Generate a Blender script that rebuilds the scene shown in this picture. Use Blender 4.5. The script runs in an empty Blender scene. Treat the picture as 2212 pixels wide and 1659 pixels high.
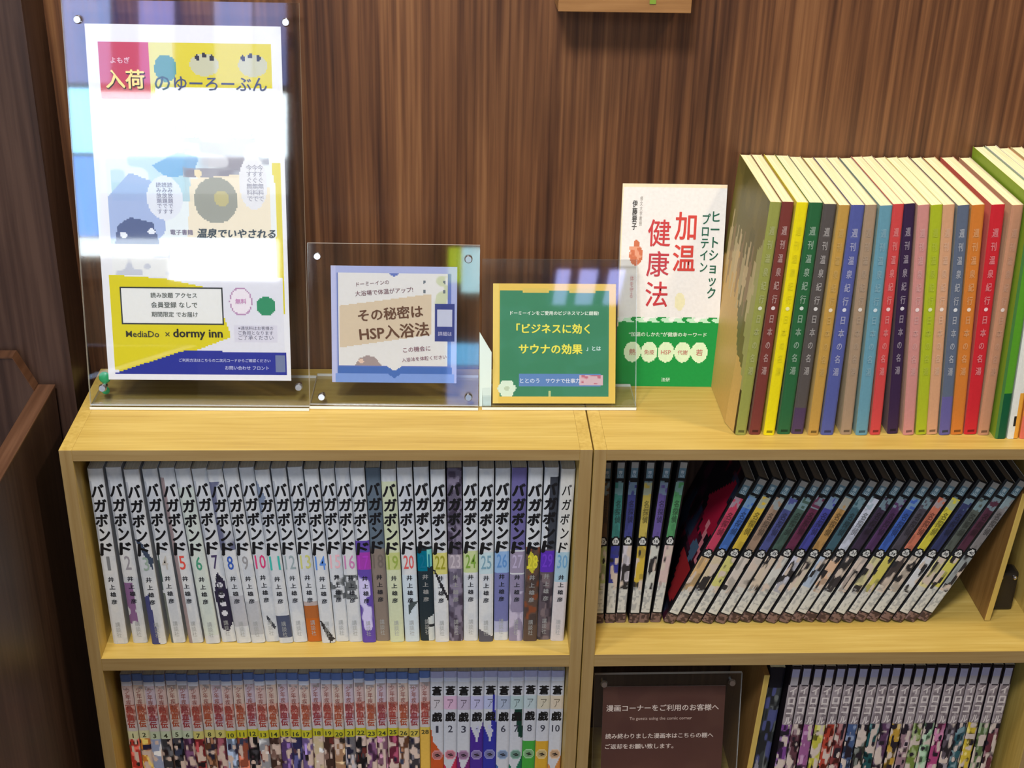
import bpy, bmesh, math, random
import numpy as np
from mathutils import Matrix, Vector
C = bpy.context.scene.collection
SC = bpy.context.scene
MM = 0.001
Z0 = 0.860                      # height of the bookcase top above the floor
R = math.radians

# ------------------------------------------------------------------ camera
CP = dict(f=2938.7, pitch=.4669, yaw=.052, roll=-.0244, pos=(317.14, -977.0, 554.0))
def make_camera():
    pi, ya, ro = CP['pitch'], CP['yaw'], CP['roll']
    fw = Vector((math.sin(ya)*math.cos(pi), math.cos(ya)*math.cos(pi), -math.sin(pi)))
    rt = Vector((math.cos(ya), -math.sin(ya), 0)); dn = fw.cross(rt)
    r2 = math.cos(ro)*rt + math.sin(ro)*dn
    d2 = -math.sin(ro)*rt + math.cos(ro)*dn
    cam = bpy.data.objects.new('camera', bpy.data.cameras.new('camera'))
    C.objects.link(cam)
    m = Matrix((( r2.x, -d2.x, -fw.x, CP['pos'][0]*MM), (r2.y, -d2.y, -fw.y, CP['pos'][1]*MM),
                (r2.z, -d2.z, -fw.z, CP['pos'][2]*MM + Z0), (0, 0, 0, 1)))
    cam.matrix_world = m
    cam.data.sensor_width = 36; cam.data.lens = CP['f']/2212*36
    cam.data.clip_start = 0.02; cam.data.clip_end = 30
    SC.camera = cam
make_camera()

# ------------------------------------------------------------------ world, lights, exposure
w = bpy.data.worlds.new('world'); SC.world = w; w.use_nodes = True
w.node_tree.nodes['Background'].inputs[0].default_value = (.9, .93, 1, 1)
w.node_tree.nodes['Background'].inputs[1].default_value = 0.3
def area(name, loc, size, power, col, target=None, sy=None):
    l = bpy.data.lights.new(name, 'AREA'); l.energy = power; l.color = col
    l.shape = 'RECTANGLE' if sy else 'DISK'; l.size = size
    if sy: l.size_y = sy
    o = bpy.data.objects.new(name, l); C.objects.link(o); o.location = loc
    if target:
        o.rotation_euler = (Vector(target) - Vector(loc)).to_track_quat('-Z', 'Y').to_euler()
    return o
area('ceiling_lamp', (-0.12, -0.42, 2.46), 0.14, 7.5, (1, .86, .64), (0.2, 0.1, 0.8))
area('ceiling_lamp', (1.25, -0.34, 2.46), 0.14, 11, (1, .80, .54), (1.0, 0.15, 0.8))
area('ceiling_lamp', (0.10, -1.15, 2.46), 0.34, 30, (1, .975, .95), (0.4, 0.1, 0.8))
area('added_cool_fill', (-0.4, -2.7, 2.32), 1.5, 16, (.74, .86, 1), (0.4, 0.1, 0.8), 0.5)  # added cool fill under the ceiling, apart from the glazed panes
SC.view_settings.view_transform = 'Standard'; SC.view_settings.look = 'None'
SC.view_settings.gamma = 1; SC.view_settings.use_curve_mapping = False
SC.view_settings.exposure = 0.0
SC.cycles.transparent_max_bounces = 24

# ------------------------------------------------------------------ helpers
def lin(c):
    c = np.asarray(c, float)/255
    return np.where(c <= .04045, c/12.92, ((c+.055)/1.055)**2.4)
def L4(c): return tuple(float(x) for x in lin(c)) + (1,)
_m = {}
def mat(name, col, rough=.5, metal=0, spec=.5, emit=0):
    k = (tuple(col), rough, metal, spec, emit)
    if k in _m: return _m[k]
    m = bpy.data.materials.new(name); m.use_nodes = True
    b = m.node_tree.nodes['Principled BSDF']
    b.inputs['Base Color'].default_value = L4(col); b.inputs['Roughness'].default_value = rough
    b.inputs['Metallic'].default_value = metal; b.inputs['Specular IOR Level'].default_value = spec
    if emit:
        b.inputs['Emission Color'].default_value = L4(col); b.inputs['Emission Strength'].default_value = emit
    _m[k] = m; return m
def printed(name, rough, fleck):
    m = bpy.data.materials.new(name); m.use_nodes = True; nt = m.node_tree
    b = nt.nodes['Principled BSDF']
    a = nt.nodes.new('ShaderNodeAttribute'); a.attribute_name = 'ink'
    n = nt.nodes.new('ShaderNodeTexNoise'); n.inputs['Scale'].default_value = 350; n.inputs['Detail'].default_value = 2
    tc = nt.nodes.new('ShaderNodeTexCoord'); nt.links.new(tc.outputs['Object'], n.inputs['Vector'])
    mp = nt.nodes.new('ShaderNodeMapRange'); mp.inputs[3].default_value = 1-fleck; mp.inputs[4].default_value = 1+fleck
    nt.links.new(n.outputs['Fac'], mp.inputs[0])
    mx = nt.nodes.new('ShaderNodeVectorMath'); mx.operation = 'SCALE'
    nt.links.new(a.outputs['Color'], mx.inputs[0]); nt.links.new(mp.outputs[0], mx.inputs[3])
    nt.links.new(mx.outputs[0], b.inputs['Base Color']); b.inputs['Roughness'].default_value = rough
    b.inputs['Specular IOR Level'].default_value = .22
    return m
INK = printed('printed_cover', .45, .08)
PAPER = printed('printed_paper', .6, .04)

def wood(name, cols, axis, gscale, stretch, rough=.45, fine=.5, bands=True):
    """grain runs along axis; cols = list of (pos, srgb)"""
    m = bpy.data.materials.new(name); m.use_nodes = True; nt = m.node_tree; N = nt.nodes; K = nt.links
    b = N['Principled BSDF']; tc = N.new('ShaderNodeTexCoord'); mp = N.new('ShaderNodeMapping')
    sc = [gscale]*3; sc[axis] = gscale/stretch; mp.inputs['Scale'].default_value = sc
    K.new(tc.outputs['Object'], mp.inputs['Vector'])
    n1 = N.new('ShaderNodeTexNoise'); n1.inputs['Scale'].default_value = 1; n1.inputs['Detail'].default_value = 5
    n1.inputs['Roughness'].default_value = .62; n1.inputs['Distortion'].default_value = .25
    K.new(mp.outputs[0], n1.inputs['Vector'])
    mp2 = N.new('ShaderNodeMapping'); s2 = [gscale*7]*3; s2[axis] = gscale*7/(stretch*3); mp2.inputs['Scale'].default_value = s2
    K.new(tc.outputs['Object'], mp2.inputs['Vector'])
    n2 = N.new('ShaderNodeTexNoise'); n2.inputs['Scale'].default_value = 1; n2.inputs['Detail'].default_value = 3
    K.new(mp2.outputs[0], n2.inputs['Vector'])
    ad = N.new('ShaderNodeMix'); ad.data_type = 'FLOAT'; ad.inputs[0].default_value = fine
    K.new(n1.outputs['Fac'], ad.inputs[2]); K.new(n2.outputs['Fac'], ad.inputs[3])
    cr = N.new('ShaderNodeValToRGB'); el = cr.color_ramp.elements
    while len(el) < len(cols): el.new(.5)
    for e, (p, c) in zip(el, cols): e.position = p; e.color = L4(c)
    K.new(ad.outputs[0], cr.inputs[0]); K.new(cr.outputs[0], b.inputs['Base Color'])
    b.inputs['Roughness'].default_value = rough; b.inputs['Specular IOR Level'].default_value = .4
    bp = N.new('ShaderNodeBump'); bp.inputs['Strength'].default_value = .12; bp.inputs['Distance'].default_value = .0006
    K.new(n2.outputs['Fac'], bp.inputs['Height']); K.new(bp.outputs[0], b.inputs['Normal'])
    return m
OAK = [(.30, (178, 147, 70)), (.45, (194, 164, 84)), (.58, (204, 176, 96)), (.72, (213, 188, 112))]
EDGEBAND = [(.30, (140, 112, 68)), (.5, (152, 126, 82)), (.72, (164, 140, 96))]
OAKD = wood('shade_painted_oak_plate', [(.3, (120, 86, 44)), (.5, (142, 104, 56)), (.72, (160, 122, 72))], 2, 42, 9)  # divider oak browned to carry the compartment's shade in its colour
BANDX = wood('oak_edge_band_across', EDGEBAND, 0, 42, 9)
BANDZ = wood('oak_edge_band_upright', EDGEBAND, 2, 42, 9)
OAKX = wood('oak_veneer_across', OAK, 0, 42, 9)
OAKZ = wood('oak_veneer_upright', OAK, 2, 42, 9)
WAL = wood('walnut_wall_veneer', [(.36, (60, 36, 24)), (.46, (88, 56, 36)), (.54, (108, 71, 45)), (.66, (134, 93, 60))], 2, 34, 20, .42, .5)
WALD = wood('dark_walnut_veneer', [(.32, (44, 30, 26)), (.48, (62, 44, 37)), (.62, (78, 58, 49))], 2, 30, 12, .4)
WALY = wood('dark_walnut_rim', [(.32, (62, 40, 27)), (.5, (84, 56, 39)), (.66, (104, 73, 54))], 1, 30, 10, .35)
PLQ = wood('warm_plaque_wood', [(.3, (128, 88, 50)), (.5, (152, 110, 66)), (.7, (172, 130, 84))], 0, 30, 6, .5)
CREAM = bpy.data.materials.new('page_edges'); CREAM.use_nodes = True
def _cream(m, c1, c2):
    nt = m.node_tree; b = nt.nodes['Principled BSDF']; tc = nt.nodes.new('ShaderNodeTexCoord')
    mp = nt.nodes.new('ShaderNodeMapping'); mp.inputs['Scale'].default_value = (3200, 14, 14)
    n = nt.nodes.new('ShaderNodeTexNoise'); n.inputs['Scale'].default_value = 1; n.inputs['Detail'].default_value = 2
    cr = nt.nodes.new('ShaderNodeValToRGB'); cr.color_ramp.elements[0].color = L4(c1); cr.color_ramp.elements[1].color = L4(c2)
    cr.color_ramp.elements[0].position = .3; cr.color_ramp.elements[1].position = .65
    nt.links.new(tc.outputs['Object'], mp.inputs[0]); nt.links.new(mp.outputs[0], n.inputs['Vector'])
    nt.links.new(n.outputs['Fac'], cr.inputs[0]); nt.links.new(cr.outputs[0], b.inputs['Base Color'])
    b.inputs['Roughness'].default_value = .85
_cream(CREAM, (222, 210, 160), (252, 246, 208))
DARKP = bpy.data.materials.new('shade_painted_page_edges'); DARKP.use_nodes = True
_cream(DARKP, (92, 86, 78), (126, 118, 106))  # manga page edges with the shelf's shade put into the colour
GREYP = bpy.data.materials.new('manga_page_edges'); GREYP.use_nodes = True
_cream(GREYP, (176, 168, 150), (212, 205, 188))

def acrylic(name, tint, dens=.97):
    """clear acrylic sheet: real fresnel reflection over a tinted straight-through transmission"""
    m = bpy.data.materials.new(name); m.use_nodes = True; nt = m.node_tree; N = nt.nodes
    N.remove(N['Principled BSDF']); out = N['Material Output']
    t = N.new('ShaderNodeBsdfTransparent'); t.inputs[0].default_value = (*[x*dens for x in tint], 1)
    g = N.new('ShaderNodeBsdfGlossy'); g.inputs['Roughness'].default_value = .03; g.inputs[0].default_value = (1, 1, 1, 1)
    f = N.new('ShaderNodeFresnel'); ge = N.new('ShaderNodeNewGeometry'); mr = N.new('ShaderNodeMapRange')
    mr.inputs[3].default_value = 1.49; mr.inputs[4].default_value = 1/1.49     # thin sheet: same reflectance on both faces
    nt.links.new(ge.outputs['Backfacing'], mr.inputs[0]); nt.links.new(mr.outputs[0], f.inputs[0])
    mx = N.new('ShaderNodeMixShader')
    nt.links.new(f.outputs[0], mx.inputs[0]); nt.links.new(t.outputs[0], mx.inputs[1]); nt.links.new(g.outputs[0], mx.inputs[2])
    nt.links.new(mx.outputs[0], out.inputs[0])
    return m
ACR = acrylic('clear_acrylic', (.985, .995, 1))
EDGE = bpy.data.materials.new('polished_acrylic_edge'); EDGE.use_nodes = True
nt = EDGE.node_tree; b = nt.nodes['Principled BSDF']; b.inputs['Base Color'].default_value = L4((250, 250, 248))
b.inputs['Roughness'].default_value = .15
tr = nt.nodes.new('ShaderNodeBsdfTransparent'); mx = nt.nodes.new('ShaderNodeMixShader'); mx.inputs[0].default_value = .92
nt.links.new(tr.outputs[0], mx.inputs[1]); nt.links.new(b.outputs[0], mx.inputs[2]); nt.links.new(mx.outputs[0], nt.nodes['Material Output'].inputs[0])
CHROME = mat('chrome', (225, 225, 228), .24, 1)

def V(x, y, z): return Vector((x*MM, y*MM, z*MM + Z0))
def tag(o, label=None, cat=None, group=None, kind=None):
    if label: o['label'] = label
    if cat: o['category'] = cat
    if group: o['group'] = group
    if kind: o['kind'] = kind
    return o
def empty(name, loc, rot=(0, 0, 0)):
    o = bpy.data.objects.new(name, None); C.objects.link(o); o.location = loc; o.rotation_euler = rot
    o.empty_display_size = .02
    return o
def link(name, me, parent=None, mats=()):
    o = bpy.data.objects.new(name, me); C.objects.link(o)
    for m in mats: me.materials.append(m)
    if parent: o.parent = parent
    return o
def box_bm(bm, x0, x1, y0, y1, z0, z1, mi=0, bev=0):
    """millimetres, local"""
    vs = [bm.verts.new((x*MM, y*MM, z*MM)) for x in (x0, x1) for y in (y0, y1) for z in (z0, z1)]
    fs = []
    for q in ((0, 1, 3, 2), (4, 6, 7, 5), (0, 4, 5, 1), (2, 3, 7, 6), (0, 2, 6, 4), (1, 5, 7, 3)):
        f = bm.faces.new([vs[i] for i in q]); f.material_index = mi; fs.append(f)
    if bev:
        es = list({e for f in fs for e in f.edges})
        bmesh.ops.bevel(bm, geom=es, offset=bev*MM, segments=2, affect='EDGES', profile=.6)
    return fs
def mesh_from(bm, name):
    me = bpy.data.meshes.new(name); bm.normal_update(); bm.to_mesh(me); bm.free(); return me
def box(name, x0, x1, y0, y1, z0, z1, m, parent=None, bev=0, M=None, front=None):
    bm = bmesh.new(); box_bm(bm, x0, x1, y0, y1, z0, z1, 0, bev)
    if M is not None: bmesh.ops.transform(bm, matrix=M, verts=bm.verts)
    if front is not None:
        bm.normal_update()
        for f in bm.faces: f.material_index = 1 if f.normal.y < -.9 else 0
    return link(name, mesh_from(bm, name), parent, [m] + ([front] if front is not None else []))
def wbox(name, x0, x1, y0, y1, z0, z1, m, kind='structure', bev=0):
    o = box(name, x0, x1, y0, y1, z0, z1, m, None, bev); o.location = (0, 0, Z0); o['kind'] = kind; return o

# ---- lettering (Blender's own built-in font) turned to mesh once and shared
_t = {}
def text_mesh(s, bold=0, align='CENTER', vert=False, shear=0, ls=1.0):
    k = (s, bold, align, vert, shear, ls)
    if k in _t: return _t[k]
    cu = bpy.data.curves.new('t', 'FONT'); cu.body = '\n'.join(s) if vert else s
    cu.align_x = align; cu.size = 1; cu.offset = min(bold, .003); cu.shear = shear; cu.resolution_u = 2
    cu.space_line = ls
    o = bpy.data.objects.new('t', cu); C.objects.link(o)
    bpy.context.view_layer.update()
    me = bpy.data.meshes.new_from_object(o.evaluated_get(bpy.context.evaluated_depsgraph_get()))
    me.name = 'lettering'
    bpy.data.objects.remove(o); bpy.data.curves.remove(cu)
    if len(me.vertices) and bold > .004:
        e = (bold-.003)*.75
        tmp = bmesh.new()
        for i, (dx, dy) in enumerate(((-e, 0), (e, 0), (0, -e*.7), (0, e*.7))):
            k2 = len(tmp.verts); tmp.from_mesh(me); tmp.verts.ensure_lookup_table()
            for v in tmp.verts[k2:]: v.co.x += dx; v.co.y += dy; v.co.z += .025*i
        tmp.to_mesh(me); tmp.free()
    if len(me.vertices):
        co = np.empty(len(me.vertices)*3); me.vertices.foreach_get('co', co); co = co.reshape(-1, 3)
        mn, mxx = co.min(0), co.max(0); me['bb'] = [float(mn[0]), float(mn[1]), float(mxx[0]), float(mxx[1])]
        co[:, 1] -= (mn[1]+mxx[1])/2
        if align == 'CENTER': co[:, 0] -= (mn[0]+mxx[0])/2
        else: co[:, 0] -= mn[0]
        me.vertices.foreach_set('co', co.ravel())
    else: me['bb'] = [0., 0., 1., 1.]
    me.materials.clear(); me.materials.append(mat('ink_black', (20, 20, 22), .5))
    _t[k] = me; return me
def text(parent, s, x, z, w_=None, h_=None, col=(20, 20, 22), y=-.25, bold=0, align='CENTER', vert=False,
         rot=0, shear=0, ls=1.0, name='lettering'):
    """x,z centre in mm on the parent's front; fitted to width w_ and/or height h_ (mm)"""
    me = text_mesh(s, bold, align, vert, shear, ls)
    bb = me['bb']; tw = bb[2]-bb[0]; th = bb[3]-bb[1]
    if w_ and h_: sx, sy = w_/tw, h_/th
    elif w_: sx = sy = w_/tw
    else: sx = sy = h_/th
    o = bpy.data.objects.new(name, me); C.objects.link(o); o.parent = parent
    o.location = (x*MM, y*MM, z*MM); o.rotation_euler = (R(90), R(-rot), 0)
    o.rotation_euler = (Matrix.Rotation(R(-rot), 3, 'Y') @ Matrix.Rotation(R(90), 3, 'X')).to_euler()
    o.scale = (sx*MM, sy*MM, MM)
    o.material_slots[0].link = 'OBJECT'; o.material_slots[0].material = mat('ink', col, .5)
    return o

# ---- print: a paint canvas evaluated on the cells of a grid
def vnoise(U, Vv, nu, nv, seed):
    g = np.random.RandomState(seed).rand(nv+2, nu+2)
    x = np.clip(U, 0, .9999)*nu; y = np.clip(Vv, 0, .9999)*nv
    i = x.astype(int); j = y.astype(int); fx = x-i; fy = y-j
    fx = fx*fx*(3-2*fx); fy = fy*fy*(3-2*fy)
    return (g[j, i]*(1-fx)+g[j, i+1]*fx)*(1-fy)+(g[j+1, i]*(1-fx)+g[j+1, i+1]*fx)*fy
class Canvas:
    def __init__(s, nu, nv, base):
        u = (np.arange(nu)+.5)/nu; v = (np.arange(nv)+.5)/nv
        s.U, s.V = np.meshgrid(u, v); s.nu, s.nv = nu, nv
        s.c = np.ones((nv, nu, 3))*lin(base)
    def put(s, m, col, a=1.):
        m = np.asarray(m, float)[..., None]*a; s.c = s.c*(1-m)+lin(col)*m
    def rect(s, u0, u1, v0, v1, col, a=1.): s.put((s.U >= u0)&(s.U <= u1)&(s.V >= v0)&(s.V <= v1), col, a); return s
    def disc(s, u, v, ru, rv, col, a=1., ring=0):
        d = ((s.U-u)/ru)**2+((s.V-v)/rv)**2; m = d < 1
        if ring: m = m & (d > (1-ring)**2)
        s.put(m, col, a); return s
    def poly(s, pts, col, a=1.):
        m = np.zeros_like(s.U, bool); n = len(pts)
        for i in range(n):
            x0, y0 = pts[i]; x1, y1 = pts[(i+1) % n]
            if y0 == y1: continue
            c = ((s.V >= min(y0, y1)) & (s.V < max(y0, y1))) & (s.U < x0+(s.V-y0)*(x1-x0)/(y1-y0))
            m ^= c
        s.put(m, col, a); return s
    def blotch(s, u0, u1, v0, v1, cols, nu, nv, seed, thr=.5, a=1.):
        reg = (s.U >= u0)&(s.U <= u1)&(s.V >= v0)&(s.V <= v1)
        for k, c in enumerate(cols):
            n = vnoise(s.U, s.V, nu, nv, seed+17*k)
            s.put(reg*np.clip((n-thr)/.10+.5, 0, 1), c, a)
        return s
def grid_mesh(name, cv, w, h, thick, m, x0=0):
    """flat printed sheet, front face (-y) as a colour grid, plain back"""
    nu, nv = cv.nu, cv.nv
    xs = np.linspace(x0, x0+w, nu+1)*MM; zs = np.linspace(0, h, nv+1)*MM
    X, Z = np.meshgrid(xs, zs); n0 = X.size
    co = np.stack([X.ravel(), np.zeros(n0), Z.ravel()], 1)
    t = thick*MM
    ex = np.array([[xs[0], t, 0], [xs[-1], t, 0], [xs[-1], t, zs[-1]], [xs[0], t, zs[-1]]])
    co = np.vstack([co, ex])
    idx = np.arange(n0).reshape(nv+1, nu+1)
    q = np.stack([idx[:-1, :-1], idx[:-1, 1:], idx[1:, 1:], idx[1:, :-1]], -1).reshape(-1, 4)
    faces = q.tolist(); nq = len(faces)
    a, b2, c2, d2 = n0, n0+1, n0+2, n0+3
    faces += [[a, d2, c2, b2],
              idx[0, :].tolist()[::-1]+[a, b2], [*idx[-1, :].tolist(), c2, d2],
              [*idx[:, 0].tolist(), d2, a], idx[:, -1].tolist()[::-1]+[b2, c2]]
    me = bpy.data.meshes.new(name); me.from_pydata(co.tolist(), [], faces); 
    col = cv.c.reshape(-1, 3); edge = col.mean(0)*.5+.45
    set_ink(me, [4]*nq, col, sum(len(f) for f in faces[nq:]), np.minimum(edge, .9))
    me.materials.append(m); return me
def set_ink(me, sizes, cols, extra, ecol):
    at = me.color_attributes.new('ink', 'FLOAT_COLOR', 'CORNER')
    arr = np.ones((len(me.loops), 4), np.float32)
    n = len(cols)*4; arr[:n, :3] = np.repeat(cols, 4, 0); arr[n:, :3] = ecol
    at.data.foreach_set('color', arr.ravel())

def book_mesh(cv, w, h, d, left, right, leftcv=None, flare=0, ft=.5):
    """U-shaped cover: rounded spine (colour grid), two cover boards with thickness; flare opens the left board at the foot"""
    nu, nv = cv.nu, cv.nv
    us = np.linspace(-.5, .5, nu+1); xs = us*w; ys = 1.1*np.clip((np.abs(us)-.30)/.2, 0, 1)**2
    zs = np.linspace(0, h, nv+1)
    X, Z = np.meshgrid(xs, zs); Y = np.repeat(ys[None], nv+1, 0)
    co = np.stack([X.ravel(), Y.ravel(), Z.ravel()], 1).tolist()
    idx = np.arange(X.size).reshape(nv+1, nu+1)
    faces = np.stack([idx[:-1, :-1], idx[:-1, 1:], idx[1:, 1:], idx[1:, :-1]], -1).reshape(-1, 4).tolist()
    cols = cv.c.reshape(-1, 3).tolist()
    def quad(p, c):
        n = len(co); co.extend(p); faces.append([n, n+1, n+2, n+3]); cols.append(list(c))
    hw = w/2; y0 = ys[0]; t = .35
    def lx(y, z): return -hw - flare*max(0, (y-y0)/20 if y < y0+20 else 1)*(1-z/h)
    lc, rc = lin(left), lin(right)
    if leftcv is not None:
        gu, gv = leftcv.nu, leftcv.nv
        for j in range(gv):
            for i in range(gu):
                ya, yb = y0+(d-y0)*(gu-i)/gu, y0+(d-y0)*(gu-i-1)/gu; za, zb = h*j/gv, h*(j+1)/gv
                quad([[lx(ya, za), ya, za], [lx(yb, za), yb, za], [lx(yb, zb), yb, zb], [lx(ya, zb), ya, zb]], leftcv.c[j, i])
    else:
        quad([[-hw, d, 0], [-hw, y0, 0], [-hw, y0, h], [-hw, d, h]], lc)
    quad([[hw, y0, 0], [hw, d, 0], [hw, d, h], [hw, y0, h]], rc)
    pg = np.array([.7, .68, .6])
    L0 = lx(d, 0)
    quad([[L0+t, y0, 0], [L0+t, d, 0], [-hw+t, d, h], [-hw+t, y0, h]] if not flare else [[-hw+t, y0, 0], [L0+t, d, 0], [-hw+t, d, h], [-hw+t, y0, h]], pg)
    quad([[hw-t, d, 0], [hw-t, y0, 0], [hw-t, y0, h], [hw-t, d, h]], pg)
    quad([[-hw+t, d, h], [-hw, d, h], [-hw, y0, h], [-hw+t, y0, h]], lc)     # top rims
    quad([[hw-t, y0, h], [hw, y0, h], [hw, d, h], [hw-t, d, h]], rc)
    quad([[-hw, y0, h], [-hw*.6, .02, h], [hw*.6, .02, h], [hw, y0, h]], cv.c[-1].mean(0))
    quad([[L0, d, 0], [L0+t, d, 0], [-hw+t, d, h], [-hw, d, h]], lc)      # fore edges
    quad([[hw-t, d, 0], [hw, d, 0], [hw, d, h], [hw-t, d, h]], rc)
    quad([[-hw, y0, 0], [hw, y0, 0], [hw, y0+1.5, 0], [-hw, y0+1.5, 0]], lc)
    me = bpy.data.meshes.new('cover'); me.from_pydata((np.array(co)*MM).tolist(), [], faces)
    set_ink(me, None, np.array(cols), 0, (0, 0, 0)); me.materials.append(INK)
    return me

def book(name, label, group, cv, w, h, d, xb, y, z, xt=None, left=(200, 200, 200), right=(200, 200, 200), pages=None,
         leftcv=None, flare=0, piv='auto', cat='book'):
    """xb: centre of the foot of the spine, xt: centre of its head (mm); stands on z"""
    th = 0 if xt is None else math.asin(max(-.9, min(.9, (xt-xb)/h)))
    c, s = math.cos(th), math.sin(th)
    px = (w/2 if th > 0 else -w/2)
    # lowest corner on the shelf, foot centre at xb
    dz = px*s
    root = empty(name, V(xb, y, z + dz + .12), (0, th, 0))
    tag(root, label, cat, group)
    me = book_mesh(cv, w, h, d, left, right, leftcv, flare)
    cover = link('cover', me, root)
    pb = box('page_block', -w/2+.4, w/2-.4, 1.2, d-.8, .6, h-.5, pages or CREAM, root)
    return root, cover
exec_order = ['first','second','third','fourth','fifth','sixth','seventh','eighth','ninth','tenth','eleventh','twelfth','thirteenth',
 'fourteenth','fifteenth','sixteenth','seventeenth','eighteenth','nineteenth','twentieth','twenty-first','twenty-second','twenty-third',
 'twenty-fourth','twenty-fifth','twenty-sixth','twenty-seventh','twenty-eighth']
ORD = exec_order

# ================================================================== SETTING
# room shell
wbox('wall_back', -300, 2300, 152, 200, -860, 1680, WAL)
wbox('wall_left', -1500, -1450, -3600, 200, -860, 1680, mat('plaster', (196, 186, 168), .8))
wbox('wall_right', 2300, 2350, -3600, 200, -860, 1680, mat('plaster', (196, 186, 168), .8))
wbox('floor', -1500, 2350, -3600, 200, -900, -860, mat('dark_carpet', (92, 74, 60), .9))
wbox('ceiling', -1500, 2350, -3600, 200, 1680, 1730, mat('ceiling_paint', (214, 208, 196), .85))
wbox('trim_1', -1450, -9, 95, 152, -860, 1680, WALD)          # walnut pilaster left of the bookcase
wbox('wall_front', -1500, 2350, -3650, -3600, -860, 1680, mat('plaster', (196, 186, 168), .8))
# window_1 and an unseen backlit sign opposite, panes laid out for acrylic to mirror
def lit_panes(name, x0, x1, z0, z1, cols, frame=(120, 110, 100)):
    root = empty(name, V(0, -3600, 0)); root['kind'] = 'structure'
    fm = mat('pane_frame', frame, .5)
    bm = bmesh.new()
    for a in ((x0-25, x1+25, z0-25, z0), (x0-25, x1+25, z1, z1+25), (x0-25, x0, z0, z1), (x1, x1+25, z0, z1)):
        box_bm(bm, a[0], a[1], 0, 30, a[2], a[3])
    link('pane_frame', mesh_from(bm, 'f'), root, [fm])
    for (a0, a1, c0, c1, col, st) in cols:
        box('pane', a0, a1, 4, 9, c0, c1, mat('glowing_pane', col, .4, emit=st), root)
lit_panes('lit_panes_1', -1180, -338, 40, 1010,
       [(-1180, -1010, 480, 700, (150, 215, 255), 14), (-1005, -338, 470, 690, (238, 248, 255), 11),
        (-1180, -1000, 190, 465, (120, 175, 255), 9), (-995, -700, 340, 468, (205, 235, 255), 3.6),
        (-695, -338, 340, 468, (225, 230, 240), 3.2), (-995, -338, 185, 338, (200, 205, 220), 2.2),
        (-1180, -760, 120, 183, (240, 250, 255), 9), (-755, -372, 40, 183, (246, 252, 255), 11),
        (-1180, -950, 720, 1010, (140, 160, 215), 7), (-940, -860, 720, 1010, (90, 85, 140), 3), (-850, -730, 720, 1010, (150, 150, 220), 6),
        (-720, -600, 720, 1010, (100, 90, 135), 3), (-590, -460, 720, 1010, (140, 150, 205), 6), (-450, -338, 720, 1010, (120, 130, 180), 5)])
lit_panes('backlit_sign', 165, 420, 28, 600, [(165, 212, 475, 600, (176, 206, 40), 4.5), (214, 420, 440, 600, (190, 240, 250), 5),
        (165, 420, 180, 256, (110, 190, 240), 5.5), (165, 420, 28, 176, (140, 165, 240), 3)])  # unseen backlit sign, mirrored in the small stand
cl = empty('ceiling_light', V(640, -3060, 1664)); tag(cl, 'lilac louvred ceiling light across the room, mirrored in the low acrylic stand', 'lamp')
box('housing', 0, 260, 0, 260, 8, 15, mat('lamp_housing', (90, 90, 96), .5), cl)
for a_, b_ in ((15, 58), (92, 150), (190, 240)): box('tube', a_, b_, 8, 252, 0, 8, mat('lit_tube', (165, 170, 235), .4, emit=7), cl)

# ================================================================== BOOKCASES
SH = 211.4; TB = 13.4
def bookcase(x0, label, T=10.6, W=436.4, seamdark=False):
    root = empty('bookcase', V(x0, 0, -860)); tag(root, label, 'bookcase', None)
    H = 860
    box('side_panel', 0, T, 0, 151, 0, H, OAKZ, root, .5, front=BANDZ)
    box('side_panel', W-T, W, 0, 151, 0, H, OAKZ, root, .5, front=BANDZ)
    box('top_panel', T, W-T, 0, 151, H-10.4, H, OAKX, root, .4, front=BANDX)
    box('back_panel', T, W-T, 147, 151, 12, H-10.4, WALD, root)
    for k in (1, 2, 3):
        box('shelf_board', T, W-T, 0, 147, H-SH*k-TB, H-SH*k, OAKX, root, .4, front=BANDX)
    box('plinth', T, W-T, 8, 147, 0, H-SH*4, OAKX, root)
    return root
bookcase(0, 'light oak bookcase on the left, under the acrylic display stands')
bookcase(437.6, 'light oak bookcase on the right, under the row of coloured book spines')

# dark walnut open-topped bin at lower left
rt = empty('return_bin', V(-24, 90, -860)); tag(rt, 'dark walnut open-topped box with raised rim, left of the bookcases', 'box')
box('side_panel', -14, 0, -620, 0, 0, 874.6-2, WALD, rt, .6)
box('rim', -14.5, .5, -620, .5, 874.6-2, 874.6, WALY, rt, .6)
box('side_panel', -330, -316, -620, 0, 0, 874, WALD, rt)
box('front_panel', -316, -14, -620, -606, 0, 874, WALD, rt)
box('floor_panel', -316, -14, -606, -12, 800, 812, WALD, rt)
bm = bmesh.new()
pts = [(-330, 0), (-14, 0), (-3, 874.6), (-27, 905.5), (-330, 905.5)]
pts = [(-316, 0), (-14, 0), (-14, 872), (-4, 874.8), (-28, 905.6), (-330, 905.6), (-316, 860)]
pts = [(-316, 0), (-14, 0), (-14, 874), (-28, 905.6), (-316, 905.6)]
fr = [bm.verts.new((x*MM, -12*MM, z*MM)) for x, z in pts]; bk = [bm.verts.new((x*MM, 0, z*MM)) for x, z in pts]
bm.faces.new(fr); bm.faces.new(bk[::-1])
for i in range(len(pts)):
    j = (i+1) % len(pts); bm.faces.new([fr[j], fr[i], bk[i], bk[j]])
bmesh.ops.recalc_face_normals(bm, faces=bm.faces)
link('back_panel', mesh_from(bm, 'p'), rt, [WALD])
bm = bmesh.new()      # pale edge banding on the chamfered back panel
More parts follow.
